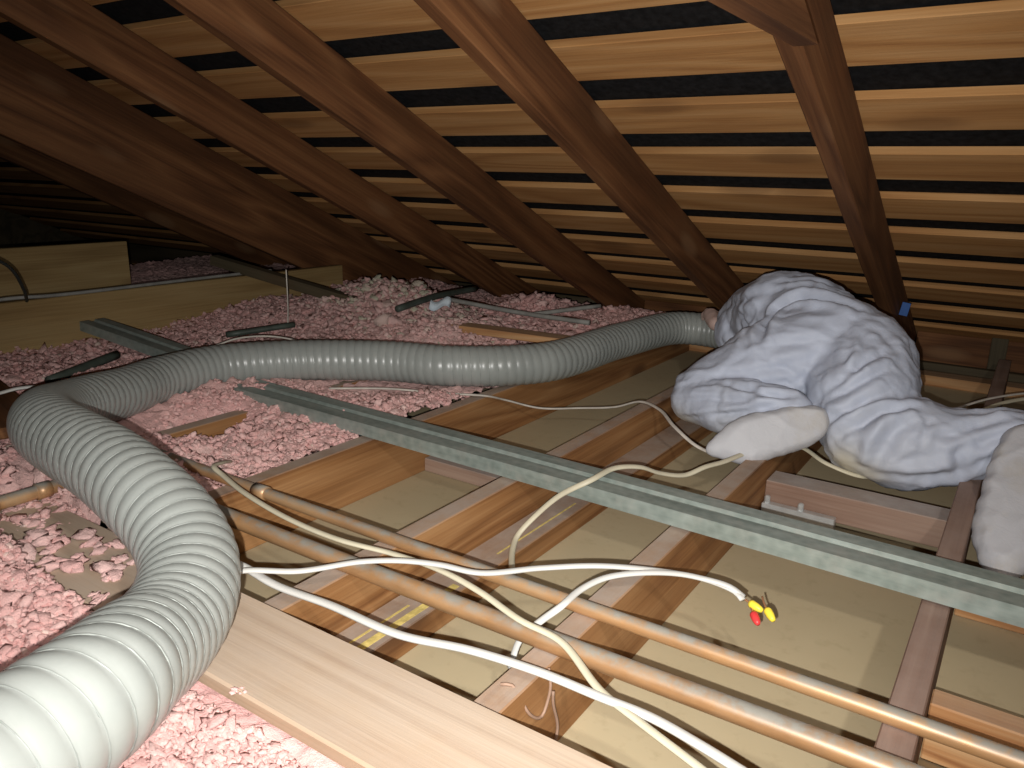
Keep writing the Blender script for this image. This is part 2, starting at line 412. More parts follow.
br = link('steel_bracket', box_mesh('steel_bracket', (.16, .022, .040), .002), M_steelbright); br.location = (-.44, 1.708, -.1395)
tag(br, 'bright bent tin bracket under the dusty block', 'bracket')
for i, (x, y) in enumerate(((0.0, .012), (.075, .012))):
    s = link('screw_head', box_mesh('screw_head', (.012, .012, .02), .003), M_steelbright, br); s.location = (x + .004, 0.0, .037)

# plank over the joists in front
pk = beam('plank', (-1.50, .545, .001), (1, .008, 0), (0, 0, 1), (1.75, .148, .022), M_plank, bevel=.003)
tag(pk, 'wide pale plank lying across the joists under the hose', 'plank')

# ------------------------------------------------------------------ beams and sticks at the back left
bb = beam('loose_beam', (-2.72, -.6, 0.0), (0, 1, 0), (0, 0, 1), (3.18, .04, .19), M_beam, bevel=.003); tag(bb, 'long yellowish beam standing on edge in the insulation', 'beam')
bb2 = beam('loose_beam', (-3.39, -.6, 0.02), (0, 1, 0), (0, 0, 1), (2.53, .04, .275), M_beam, bevel=.003); tag(bb2, 'short yellowish beam on edge behind the long one', 'beam')
st = beam('loose_stick', (-2.90, 2.03, .222), (.70, .11, -.115), (0, 0, 1), (.74, .045, .04), M_darkwood, bevel=.002); tag(st, 'dark grey stick laid across the long yellowish beam', 'stick')
sb = beam('scrap_board', (-2.45, .86, .055), (.6, -.12, .0), (0, 0, 1), (.72, .12, .025), M_rafter, bevel=.003); tag(sb, "brown scrap board in the insulation behind the hose's bend", 'board')
rb = beam('narrow_board', (-1.75, 2.15, .075), (.54, .20, -.035), (0, 0, 1), (.48, .075, .025), M_block, bevel=.002); tag(rb, 'narrow dusty board on the insulation mound behind the hose', 'board')

# ------------------------------------------------------------------ copper pipes
def pipe(pts, r, mat, label, couplings=()):
    e = empty('copper_pipe', pts[0]); tag(e, label, 'pipe')
    q = [tuple(a - b for a, b in zip(p, pts[0])) for p in pts]
    tube('pipe_run', q, r, mat, e, seg=20, step=.05)
    for a, b in couplings: tube('coupling', [tuple(i - j for i, j in zip(a, pts[0])), tuple(i - j for i, j in zip(b, pts[0]))], r * 1.22, mat, e, seg=20, spline=False)
    return e
pipe([(-1.75, .893, .016), (-1.2, .893, .0115), (-.6, .897, .0115), (0, .905, .0115), (1.2, .912, .0115)], .0112, M_cu, 'thinner of the two long copper pipes crossing the joists', [((-1.20, .893, .0118), (-1.165, .893, .0118))])
pipe([(-1.60, .775, .02), (-1.15, .780, .015), (-.6, .788, .015), (0, .806, .015), (1.2, .825, .015)], .0146, M_cu, 'thicker of the two long copper pipes crossing the joists')
pipe([(-1.44, .28, .052), (-1.435, .54, .046), (-1.437, .64, .045), (-1.44, .80, .04)], .0125, M_cu2, 'green-stained copper pipe stub poking out of the insulation', [((-1.435, .50, .047), (-1.435, .535, .046)), ((-1.436, .60, .0455), (-1.437, .625, .045))])

# ------------------------------------------------------------------ galvanised channels
def channel_mesh(L, W=.098, Hh=.034, t=.0018):
    # cross-section (y, z): web on top with a sunk middle groove, flanges down, small lips
    h = W / 2; g = .012
    top = [(-h + .012, .003), (-h, .003), (-h, Hh), (-g, Hh), (-g * .5, Hh - .006), (g * .5, Hh - .006), (g, Hh), (h, Hh), (h, .003), (h - .012, .003)]
    inn = [(-h + .012, .003 + t), (-h + t, .003 + t), (-h + t, Hh - t), (-g, Hh - t), (-g * .5, Hh - .006 - t), (g * .5, Hh - .006 - t), (g, Hh - t), (h - t, Hh - t), (h - t, .003 + t), (h - .012, .003 + t)]
    ring = top + inn[::-1]; n = len(ring); V = []; F = []
    for x in (0, L): V += [(x, y, z) for y, z in ring]
    for i in range(n): F.append((i, (i + 1) % n, n + (i + 1) % n, n + i))
    k = len(top)
    for i in range(k - 1):
        a, b_, c, d = i, i + 1, n - 2 - i, n - 1 - i
        F.append((a, d, c, b_)); F.append((n + a, n + b_, n + c, n + d))
    me = bpy.data.meshes.new('channel'); me.from_pydata(V, [], F)
    bm = bmesh.new(); bm.from_mesh(me); bmesh.ops.recalc_face_normals(bm, faces=bm.faces); bm.to_mesh(me); bm.free()
    return me
ch = link('steel_channel', channel_mesh(2.75), M_galv); ch.location = (-1.80, 1.325, .003); ch.rotation_euler = (0, .0, math.radians(-1.4)); tag(ch, 'long galvanised steel channel lying across the joists', 'steel channel')
ch2 = link('steel_channel', channel_mesh(.75, .085), M_galv); ch2.location = (-2.60, 1.335, .085); ch2.rotation_euler = (0, math.radians(6.0), math.radians(4)); tag(ch2, 'cut end of a steel channel sticking out of the insulation', 'steel channel')

# ------------------------------------------------------------------ hose
hose_pts = [(-.42, -.55, .13), (-.50, -.25, .15), (-.555, .0, .17), (-.585, .17, .18), (-.615, .27, .175), (-.675, .345, .15), (-.725, .405, .125), (-.775, .465, .12), (-.835, .515, .13),
            (-.90, .540, .15), (-.985, .552, .17), (-1.11, .570, .182), (-1.24, .588, .18), (-1.38, .615, .172), (-1.53, .68, .15), (-1.655, .775, .12), (-1.74, .885, .10), (-1.80, .985, .085),
            (-1.875, 1.12, .075), (-1.895, 1.31, .072), (-1.79, 1.50, .07), (-1.665, 1.605, .07), (-1.54, 1.68, .07), (-1.385, 1.745, .068), (-1.20, 1.945, .068), (-1.155, 2.39, .07), (-1.075, 2.72, .075), (-.93, 2.76, .07), (-.80, 2.68, .07), (-.72, 2.62, .07)]
HR = .061
HC, HS = resample(catmull(hose_pts, .02), .0032)
# soften the polyline a little
for _ in range(12): HC[1:-1] = .5 * HC[1:-1] + .25 * (HC[:-2] + HC[2:])
def hose():
    e = empty('vacuum_hose', (-.42, -.55, .07)); tag(e, 'long ribbed grey vacuum hose winding from the insulation to the worker', 'hose')
    off = np.array([-.42, -.55, .07])
    T, Nn, B = frames(HC); seg = 48; pitch = .0245
    a = np.linspace(0, 2 * np.pi, seg, endpoint=False)
    u = HS[:, None] / pitch + a[None] / (2 * np.pi)
    rr = HR - .0027 * (1 - np.abs(np.sin(np.pi * u)) ** .75)
    sag = 1.0
    V = HC[:, None] + rr[..., None] * (np.sin(a)[None, :, None] * Nn[:, None] * sag + np.cos(a)[None, :, None] * B[:, None])
    n = len(HC); i, j = np.meshgrid(np.arange(n - 1), np.arange(seg), indexing='ij'); j2 = (j + 1) % seg
    F = np.stack([i * seg + j, i * seg + j2, (i + 1) * seg + j2, (i + 1) * seg + j], -1).reshape(-1, 4)
    link('hose_wall', mesh_np('hose_wall', V.reshape(-1, 3) - off, F), M_hose, e, True)
    # spiral wire in the grooves
    turns = int(HS[-1] / pitch) - 1
    k = np.arange(0, turns * 28); s = k / 28 * pitch + pitch * .02; th = -k / 28 * 2 * np.pi
    I = lambda X: np.stack([np.interp(s, HS, X[:, q]) for q in range(3)], 1)
    c = I(HC); nn = I(Nn); bb_ = I(B); t = I(T)
    rad = np.sin(th)[:, None] * nn + np.cos(th)[:, None] * bb_
    P = c + rad * (HR - .0022)
    ring = [(0, 1.), (.87, -.5), (-.87, -.5)]
    V = np.stack([P + .0013 * (p * t + q * rad) for p, q in ring], 1).reshape(-1, 3) - off
    m = len(P); i, j = np.meshgrid(np.arange(m - 1), np.arange(3), indexing='ij'); j2 = (j + 1) % 3
    F = np.stack([i * 3 + j, i * 3 + j2, (i + 1) * 3 + j2, (i + 1) * 3 + j], -1).reshape(-1, 4)
    link('spiral_wire', mesh_np('spiral_wire', V, F), M_wire, e, True)
hose()

# ------------------------------------------------------------------ insulation
HXY = HC[::12]
def sm(a, b, x):
    t = np.clip((x - a) / (b - a), 0, 1); return t * t * (3 - 2 * t)
def fnoise(X, Y, s, seed, oct_=3):
    out = np.empty(X.size); 
    for q, (x, y) in enumerate(zip(X.ravel(), Y.ravel())): out[q] = noise.fractal(Vector((x * s + seed, y * s - seed, seed * 1.7)), .6, 2.1, oct_)
    return out.reshape(X.shape)
def ins_height(X, Y):
    """top of the loose fill, metres above the joist tops"""
    h = .035 + .03 * fnoise(X, Y, 2.0, 3.3, 2)
    g = lambda cx, cy, rx, ry, a: a * np.exp(-((X - cx) / rx) ** 2 - ((Y - cy) / ry) ** 2)
    h += g(-2.2, 2.32, .33, .30, .125) + g(-2.55, 2.0, .25, .2, .03) + g(-1.98, 2.28, .16, .2, .035) + g(-1.76, 2.78, .15, .22, .10) + g(-1.72, 2.12, .10, .12, .05) + g(-2.9, 2.5, .5, .4, .05)
    h += g(-1.45, 2.9, .12, .2, .03)
    h -= sm(-1.95, -1.6, X) * .035 * sm(2.4, 1.6, Y) * sm(.7, .95, Y)
    h += g(-1.36, 1.60, .07, .25, .014)
    h -= g(-1.66, 1.10, .06, .11, .065)
    h += g(-1.25, .36, .25, .16, .06) + g(-1.5, .45, .25, .2, .02) + g(-1.55, .72, .12, .1, .02)
    h -= sm(-1.05, -.80, X) * .030 * sm(.62, .5, Y)
    h -= g(-1.44, .56, .05, .14, .02)
    # plank presses it down
    pk_ = sm(.45, .475, Y) * sm(.645, .62, Y) * sm(-1.55, -1.45, X)
    h = np.where(pk_ > .3, np.minimum(h, -.012 + .03 * sm(-1.18, -1.42, X)), h)
    # hose lies on it
    d = np.full(X.shape, 9.); zz = np.zeros(X.shape)
    for c in HXY:
        dd = np.hypot(X - c[0], Y - c[1]); k = dd < d; d[k] = dd[k]; zz[k] = c[2]
    lim = zz - np.sqrt(np.maximum(HR ** 2 - np.minimum(d, HR) ** 2, 0)) - .004
    h = np.where(d < HR + .005, np.minimum(h, lim), h)
    return h
def ins_mask(X, Y):
    main = (X < -1.291) & (Y < 3.25)
    front = (X < -.488) & (Y < .60)
    gap = (X > -1.291) & (X < -.49) & (Y > .60)
    return (main | front) & ~gap

def insulation():
    st_ = .0105
    xs = np.arange(-4.6, -.48, st_); ys = np.arange(-.45, 3.26, st_)
    X, Y = np.meshgrid(xs, ys, indexing='ij')
    Hh = ins_height(X, Y)
    cl = fnoise(X, Y, 26, 1.1, 3); cl2 = fnoise(X, Y, 70, 5.1, 2)
    Hd = Hh + .016 * cl + .006 * cl2
    mk = ins_mask(X, Y)
    n = len(ys); idx = np.arange(X.size).reshape(X.shape)
    q = mk[:-1, :-1] & mk[1:, :-1] & mk[1:, 1:] & mk[:-1, 1:]
    F = np.stack([idx[:-1, :-1], idx[1:, :-1], idx[1:, 1:], idx[:-1, 1:]], -1)[q]
    V = np.stack([X, Y, Hd], -1).reshape(-1, 3)
    tint = np.clip(.42 + .35 * fnoise(X, Y, 1.4, 9.2, 2), 0, 1).ravel()
    used = np.unique(F); rem = -np.ones(X.size, int); rem[used] = np.arange(len(used))
    V = V[used]; tint = tint[used]; F = rem[F]
    T3 = np.vstack([F[:, [0, 1, 2]], F[:, [0, 2, 3]]])
    # torn tufts lying all over the surface
    bm = bmesh.new(); bmesh.ops.create_icosphere(bm, subdivisions=2, radius=1)
    bv = np.array([v.co[:] for v in bm.verts]); bf = np.array([[v.index for v in f.verts] for f in bm.faces]); bm.free()
    var = []
    for s in range(10):
        disp = np.array([noise.fractal(Vector(p * 1.5) + Vector((s * 5.3, 0, 0)), .7, 2.2, 3) for p in bv])
        disp2 = np.array([noise.noise(Vector(p * 4.2) + Vector((s * 3.3, 9, 0))) for p in bv])
        var.append(bv * (1 + .62 * disp + (.30 + .25 * (s % 2)) * disp2)[:, None] * np.array([1.25, .9, .55]))
    rng = np.random.default_rng(4)
    bm = bmesh.new(); bmesh.ops.create_icosphere(bm, subdivisions=1, radius=1)
    sv = np.array([v.co[:] for v in bm.verts]); sf = np.array([[v.index for v in f.verts] for f in bm.faces]); bm.free()
    small = [sv * rng.uniform(.45, 1.45, (len(sv), 1)) * np.array([1.35, .85, .6]) for _ in range(16)]
    AV, AF, AT = [V], [T3], [tint]; base = len(V)
    def scatter(Nt, near, shapes, faces, gk, gs, g0, lo, hi):
        nonlocal base
        P = []
        while len(P) < Nt - near:
            x = rng.uniform(-3.3, -.5, 8000); y = rng.uniform(-.1, 3.2, 8000)
            keep = ins_mask(x, y) & (rng.random(8000) < np.clip(1.35 / (x ** 2 + y ** 2) ** .75, .05, 1)) & ~((x < -2.75) & (rng.random(8000) < .7))
            P += list(zip(x[keep], y[keep]))
        P = P[:Nt - near]
        while len(P) < Nt:                                   # the heap under the bend of the hose is close by
            x = rng.uniform(-1.75, -.5, 4000); y = rng.uniform(-.05, .9, 4000); keep = ins_mask(x, y); P += list(zip(x[keep], y[keep]))
        P = np.array(P[:Nt]); hz = ins_height(P[:, :1], P[:, 1:])[:, 0]
        D_ = np.stack([np.hypot(P[:, 0] - c[0], P[:, 1] - c[1]) for c in HXY]); dh = D_.min(0); gap = HXY[D_.argmin(0), 2] - HR - hz; dh = np.where(gap > .035, 1.0, dh)
        dist = np.hypot(P[:, 0], P[:, 1])
        size = np.clip((rng.gamma(gk, gs, Nt) + g0) * np.clip(.55 + .25 * dist, .7, 1.2), .003, .036)
        mound = np.exp(-((P[:, 0] + 2.1) / .45) ** 2 - ((P[:, 1] - 2.35) / .35) ** 2)
        size *= 1 + .6 * mound
        size = np.where(dh < HR + .02, np.minimum(size, .010), size)
        pk_ = (P[:, 1] > .466) & (P[:, 1] < .64) & (P[:, 0] > -1.5)
        ok = ~(dh < HR + .010) & ~(pk_ & (P[:, 0] > -1.2))
        size = np.where((P[:, 0] > -.56) | ((P[:, 0] > -1.33) & (P[:, 1] > .5)), np.minimum(size, .012), size)
        cn = np.array([noise.fractal(Vector((x * 26 + 1.1, y * 26 - 1.1, 1.87)), .6, 2.1, 2) for x, y in P]) * .014
        for k in np.nonzero(ok)[0]:
            e = Euler((rng.uniform(-.8, .8), rng.uniform(-.8, .8), rng.uniform(0, 6.28))).to_matrix()
            v = shapes[rng.integers(len(shapes))] @ np.array(e).T * size[k] + np.array([P[k, 0], P[k, 1], hz[k] + cn[k] + size[k] * rng.uniform(-.3, .5)])
            AV.append(v); AF.append(faces + base); base += len(v)
            AT.append(np.full(len(v), min(1, max(0, rng.normal(.46, .14) + .75 * mound[k] * rng.random() ** 1.5))))
    scatter(12500, 3500, var, bf, 2.2, .0018, .003, .003, .036)
    scatter(62000, 20000, small, sf, 3.0, .0012, .002, .003, .012)
    # a few clumps fallen on the plank
    for (x, y, s) in ((-1.10, .56, .030), (-1.15, .53, .034), (-1.07, .535, .02), (-1.19, .575, .028), (-1.20, .50, .036), (-1.03, .49, .02), (-1.28, .55, .04), (-1.27, .49, .04), (-.70, .478, .010)):
        for q_ in range(7):
            ss = s * rng.uniform(.2, .42)
            e = Euler((rng.uniform(-.5, .5), rng.uniform(-.5, .5), rng.uniform(0, 6.28))).to_matrix()
            v = var[rng.integers(10)] @ np.array(e).T * ss + np.array([x + rng.normal(0, s * .6), y + rng.normal(0, s * .35), .023 + ss * .35])
            AV.append(v); AF.append(bf + base); base += len(v); AT.append(np.full(len(v), rng.uniform(.4, .75)))
    me = mesh_np('insulation', np.vstack(AV), np.vstack(AF))
    at = me.attributes.new('tint', 'FLOAT', 'POINT'); at.data.foreach_set('value', np.concatenate(AT).astype(np.float32))
    o = link('insulation', me, M_ins, None, True)
    tag(o, 'loose pink fibreglass insulation heaped over the joists around the hose', 'insulation', kind='stuff')
insulation()

# ------------------------------------------------------------------ rods and scraps in the insulation
def thing_tube(name, pts, r, mat, label, cat, **k):
    o = tube(name, [tuple(np.array(p) - np.array(pts[0])) for p in pts], r, mat, None, **k); o.location = pts[0]
    tag(o, label, cat); return o
thing_tube('conduit', [(-2.17, .98, .052), (-2.29, 1.24, .060)], .013, M_rod, "dark green conduit piece in the insulation near the hose's bend", 'conduit', step=.05)
thing_tube('conduit', [(-2.19, 1.56, .085), (-2.10, 1.77, .10)], .010, M_rod, 'short dark conduit piece between the hose and the yellowish beam', 'conduit', step=.05)
thing_tube('conduit', [(-1.83, 2.0, .155), (-1.87, 2.25, .165), (-1.90, 2.55, .16)], .012, M_rod, 'dark conduit over the top of the insulation mound', 'conduit', step=.05)
thing_tube('conduit', [(-1.85, 2.29, .155), (-1.55, 2.34, .13), (-1.24, 2.315, .133)], .0085, M_greyrod, 'dusty grey conduit running from the mound towards the rafter foot', 'conduit', step=.05)
thing_tube('conduit', [(-1.52, 2.38, .12), (-1.36, 2.62, .14)], .008, M_greyrod, 'short dusty conduit crossing the end of the narrow board', 'conduit', step=.05)
thing_tube('hanging_string', [(-2.128, 1.765, .09), (-2.14, 1.78, .16), (-2.145, 1.785, .285)], .0022, M_grimy, 'thin pale string standing up out of the insulation', 'string')
thing_tube('black_cable', [(-2.40, .9, .40), (-2.5, 1.06, .33), (-2.60, 1.14, .24), (-2.66, 1.17, .195)], .005, M_black, 'black cable drooping to the top of the long yellowish beam', 'cable')
thing_tube('grey_cable', [(-2.72, .7, .197), (-2.71, 1.0, .197), (-2.715, 1.15, .20), (-2.70, 1.28, .197), (-2.73, 1.8, .196), (-2.74, 2.2, .196)], .006, M_greyrod, 'grey cable lying along the top of the long yellowish beam', 'cable')
bm = bmesh.new(); bmesh.ops.create_grid(bm, x_segments=8, y_segments=6, size=.5)
for v in bm.verts: v.co = Vector((v.co.x * .075, v.co.y * .05, .02 * math.sin(v.co.x * 5) + .012 * math.cos(v.co.y * 9)))
me = bpy.data.meshes.new('paper_scrap'); bm.to_mesh(me); bm.free()
ps = link('paper_scrap', me, M_paper, None, True); ps.location = (-1.80, 2.20, .155); ps.rotation_euler = (.5, .2, .6)
sd = ps.modifiers.new('thickness', 'SOLIDIFY'); sd.thickness = .002
tag(ps, 'crumpled pale blue paper scrap on the insulation mound', 'paper')

# ------------------------------------------------------------------ cables
def cable(pts, r, mat, label, flat=.6, group=None, seg=10):
    return thing_tube('cable', pts, r, mat, label, 'cable', flat=flat, seg=seg)
cable([(-1.37, .96, .01), (-1.31, .90, .04), (-1.269, .853, .055), (-1.232, .845, .05), (-1.13, .818, .048), (-.981, .795, .046), (-.859, .793, .045), (-.762, .816, .04), (-.668, .812, .045), (-.582, .797, .045), (-.505, .784, .035), (-.438, .78, .03), (-.355, .734, .02), (-.291, .71, .02), (-.203, .68, .02), (-.138, .657, .02), (.1, .58, .01)], .0058, M_cream, 'long cream cable running over both copper pipes from the insulation')
cable([(-.918, .60, .035), (-.88, .617, .06), (-.811, .669, .06), (-.761, .74, .06), (-.713, .775, .062), (-.66, .803, .06), (-.603, .826, .055), (-.545, .898, .05), (-.475, .958, .05), (-.402, 1.015, .04), (-.347, 1.04, .035), (-.304, 1.05, .03), (-.282, 1.051, .02)], .0062, M_white, 'white cable from under the hose arching over to the yellow wire nuts')
cable([(-.53, .80, -.06), (-.524, .815, -.02), (-.501, .83, .01), (-.477, .844, .035), (-.473, .894, .04), (-.456, .938, .045), (-.42, .983, .045), (-.374, 1.024, .04), (-.333, 1.044, .033), (-.295, 1.049, .025), (-.281, 1.042, .02)], .0056, M_white, 'white cable rising between the copper pipes to the yellow wire nuts')
cable([(-.99, .615, .05), (-.945, .628, .055), (-.918, .647, .045), (-.848, .654, .032), (-.746, .665, .03), (-.617, .668, .03), (-.523, .695, .03), (-.429, .715, .025), (-.349, .723, .02), (-.285, .725, .02), (-.222, .715, .02), (-.151, .699, .02), (-.088, .684, .02), (.2, .62, .01)], .0078, M_white, 'wide flat white cable running beside the thicker copper pipe along the plank')
cable([(-.694, 1.048, -.085), (-.757, 1.143, -.085), (-.773, 1.187, -.075), (-.752, 1.215, -.04), (-.707, 1.233, .01), (-.655, 1.257, .046), (-.642, 1.337, .05), (-.614, 1.397, .04), (-.592, 1.451, .015), (-.558, 1.509, .0), (-.532, 1.556, .01), (-.51, 1.602, .012), (-.471, 1.755, .008), (-.404, 1.85, .0), (-.33, 1.80, -.01), (-.255, 1.82, -.03), (-.214, 2.095, -.05), (-.128, 2.337, -.03), (-.059, 2.478, .008), (-.001, 2.576, .02), (.114, 2.732, .02), (.35, 3.0, .01)], .006, M_cream, 'cream cable looping over the steel channel and under the worker')
cable([(-2.02, 1.40, .10), (-1.985, 1.45, .118), (-1.945, 1.53, .118), (-1.90, 1.60, .10), (-1.80, 1.66, .06)], .005, M_grimy, 'thin pale cable lying against the back of the hose')
cable([(-1.60, 1.46, .025), (-1.471, 1.57, .022), (-1.346, 1.642, .015), (-1.237, 1.707, .012), (-1.226, 1.798, -.02), (-1.157, 1.876, -.05), (-1.062, 1.95, -.05), (-.955, 1.964, -.03), (-.872, 1.953, .004), (-.786, 1.894, .01), (-.701, 1.795, .004), (-.617, 1.751, -.02), (-.53, 1.745, -.03)], .005, M_grimy, 'grimy white cable dipping between joists from the hose to the worker')
cable([(-1.954, .50, .09), (-1.954, .71, .10), (-1.963, .777, .10), (-1.953, .817, .105), (-1.93, .86, .10), (-1.90, .90, .06)], .0065, M_white, "white cable lying on the brown scrap board behind the hose's bend")
cable([(-.30, 2.2, -.10), (-.197, 2.391, -.02), (-.123, 2.53, -.01), (-.055, 2.619, .008), (.064, 2.748, .02), (.35, 3.05, .01)], .005, M_grimy, 'pale thin cable in the dark bay behind the worker')
# wire nuts at the end of the two white cables
def wire_nut(loc, rot, mat, label):
    e = empty('wire_nut', loc); e.rotation_euler = rot; tag(e, label, 'wire nut')
    prof = [(0, .0045), (.004, .0062), (.012, .0058), (.018, .0046), (.0215, .003), (.022, .0001)]
    V = []; F = []; sg = 14
    for k, (x, r) in enumerate(prof):
        for j in range(sg):
            rr = r * (1 + (.07 if j % 2 else 0)); a = 2 * math.pi * j / sg; V.append((x, rr * math.cos(a), rr * math.sin(a)))
    for k in range(len(prof) - 1):
        for j in range(sg): F.append((k * sg + j, (k + 1) * sg + j, (k + 1) * sg + (j + 1) % sg, k * sg + (j + 1) % sg))
    F.append(tuple(range(sg)))
    me = bpy.data.meshes.new('cap'); me.from_pydata(V, [], F); link('cap', me, mat, e, True)
    tube('bare_wire', [(-.02, .002, .003), (-.008, 0, .001), (.002, 0, 0)], .0016, M_copperwire, e, seg=6, step=.004)
wire_nut((-.272, 1.047, .016), (0, .15, -.25), M_yellow, 'yellow wire nut closest to the white cable ends')
wire_nut((-.248, 1.052, .012), (0, .35, -.75), M_yellow, 'yellow wire nut pointing away from the cables past the red one')
wire_nut((-.262, 1.034, .009), (0, .25, -.9), M_red, 'small red wire nut under the yellow ones')
thing_tube('thin_wire', [(-.472, .692, .003), (-.46, .70, .002), (-.441, .713, -.04), (-.439, .74, -.06), (-.437, .752, -.04), (-.436, .755, -.02), (-.440, .755, .003)], .0022, M_brownwire, 'thin brown wire looped over the dusty-topped joist', 'wire', seg=6)
thing_tube('thin_wire', [(-.438, .775, -.13), (-.436, .778, -.10), (-.434, .760, -.05), (-.433, .757, -.03)], .0022, M_brownwire, 'thin brown wire hanging down the side of the dusty-topped joist', 'wire', seg=6)
bt = link('tape_scrap', box_mesh('tape_scrap', (.026, .003, .045), .0008), M_blue); bt.location = (-.363, 2.86, .19); bt.rotation_euler = (.1, .15, .1); tag(bt, "scrap of blue tape on the side of the rafter behind the worker", 'tape')

# ------------------------------------------------------------------ the worker
def ico(bm, c, r, sc=(1, 1, 1), rot=None):
    m = Matrix.Translation(c) @ (rot.to_4x4() if rot else Matrix()) @ Matrix.Diagonal((r * sc[0], r * sc[1], r * sc[2], 1))
    bmesh.ops.create_icosphere(bm, subdivisions=3, radius=1, matrix=m)
def chain(bm, pts):
    for (p, r), (q, s) in zip(pts, pts[1:]):
        p, q = Vector(p), Vector(q); n = max(2, int((q - p).length / (min(r, s) * .22)))
        for k in range(n + 1):
            t = k / n; ico(bm, p.lerp(q, t), r + (s - r) * t)
def remeshed(name, bm, vox, smooth):
    me = bpy.data.meshes.new(name); bm.to_mesh(me); bm.free()
    o = bpy.data.objects.new(name, me); COL.objects.link(o)
    r = o.modifiers.new('r', 'REMESH'); r.mode = 'VOXEL'; r.voxel_size = vox; r.use_smooth_shade = True
    s = o.modifiers.new('s', 'SMOOTH'); s.factor = .5; s.iterations = smooth
    dg = bpy.context.evaluated_depsgraph_get(); dg.update()
    out = bpy.data.meshes.new_from_object(o.evaluated_get(dg)); out.name = name
    bpy.data.objects.remove(o); return out
def arr(me):
    v = np.empty(len(me.vertices) * 3, np.float32); me.vertices.foreach_get('co', v)
    n = np.empty(len(me.vertices) * 3, np.float32); me.vertices.foreach_get('normal', n)
    return v.reshape(-1, 3).astype(float), n.reshape(-1, 3).astype(float)
def seg_dist(V, poly):
    d = np.full(len(V), 9.); par = np.zeros(len(V)); L = 0; tot = sum(np.linalg.norm(np.subtract(b, a)) for a, b in zip(poly, poly[1:]))
    for a, b in zip(poly, poly[1:]):
        a = np.array(a); b = np.array(b); ab = b - a; l = np.linalg.norm(ab)
        t = np.clip(((V - a) @ ab) / (l * l), 0, 1); dd = np.linalg.norm(V - a - t[:, None] * ab, axis=1)
        k = dd < d; d[k] = dd[k]; par[k] = (L + t[k] * l) / tot; L += l
    return d, par
def ridged(V, M, seed, oct_=2):
    W = V @ np.array(M).T
    return np.array([1 - 2 * abs(noise.fractal(Vector(p) + Vector((seed, seed * 2.3, -seed)), .5, 2.0, oct_)) for p in W])

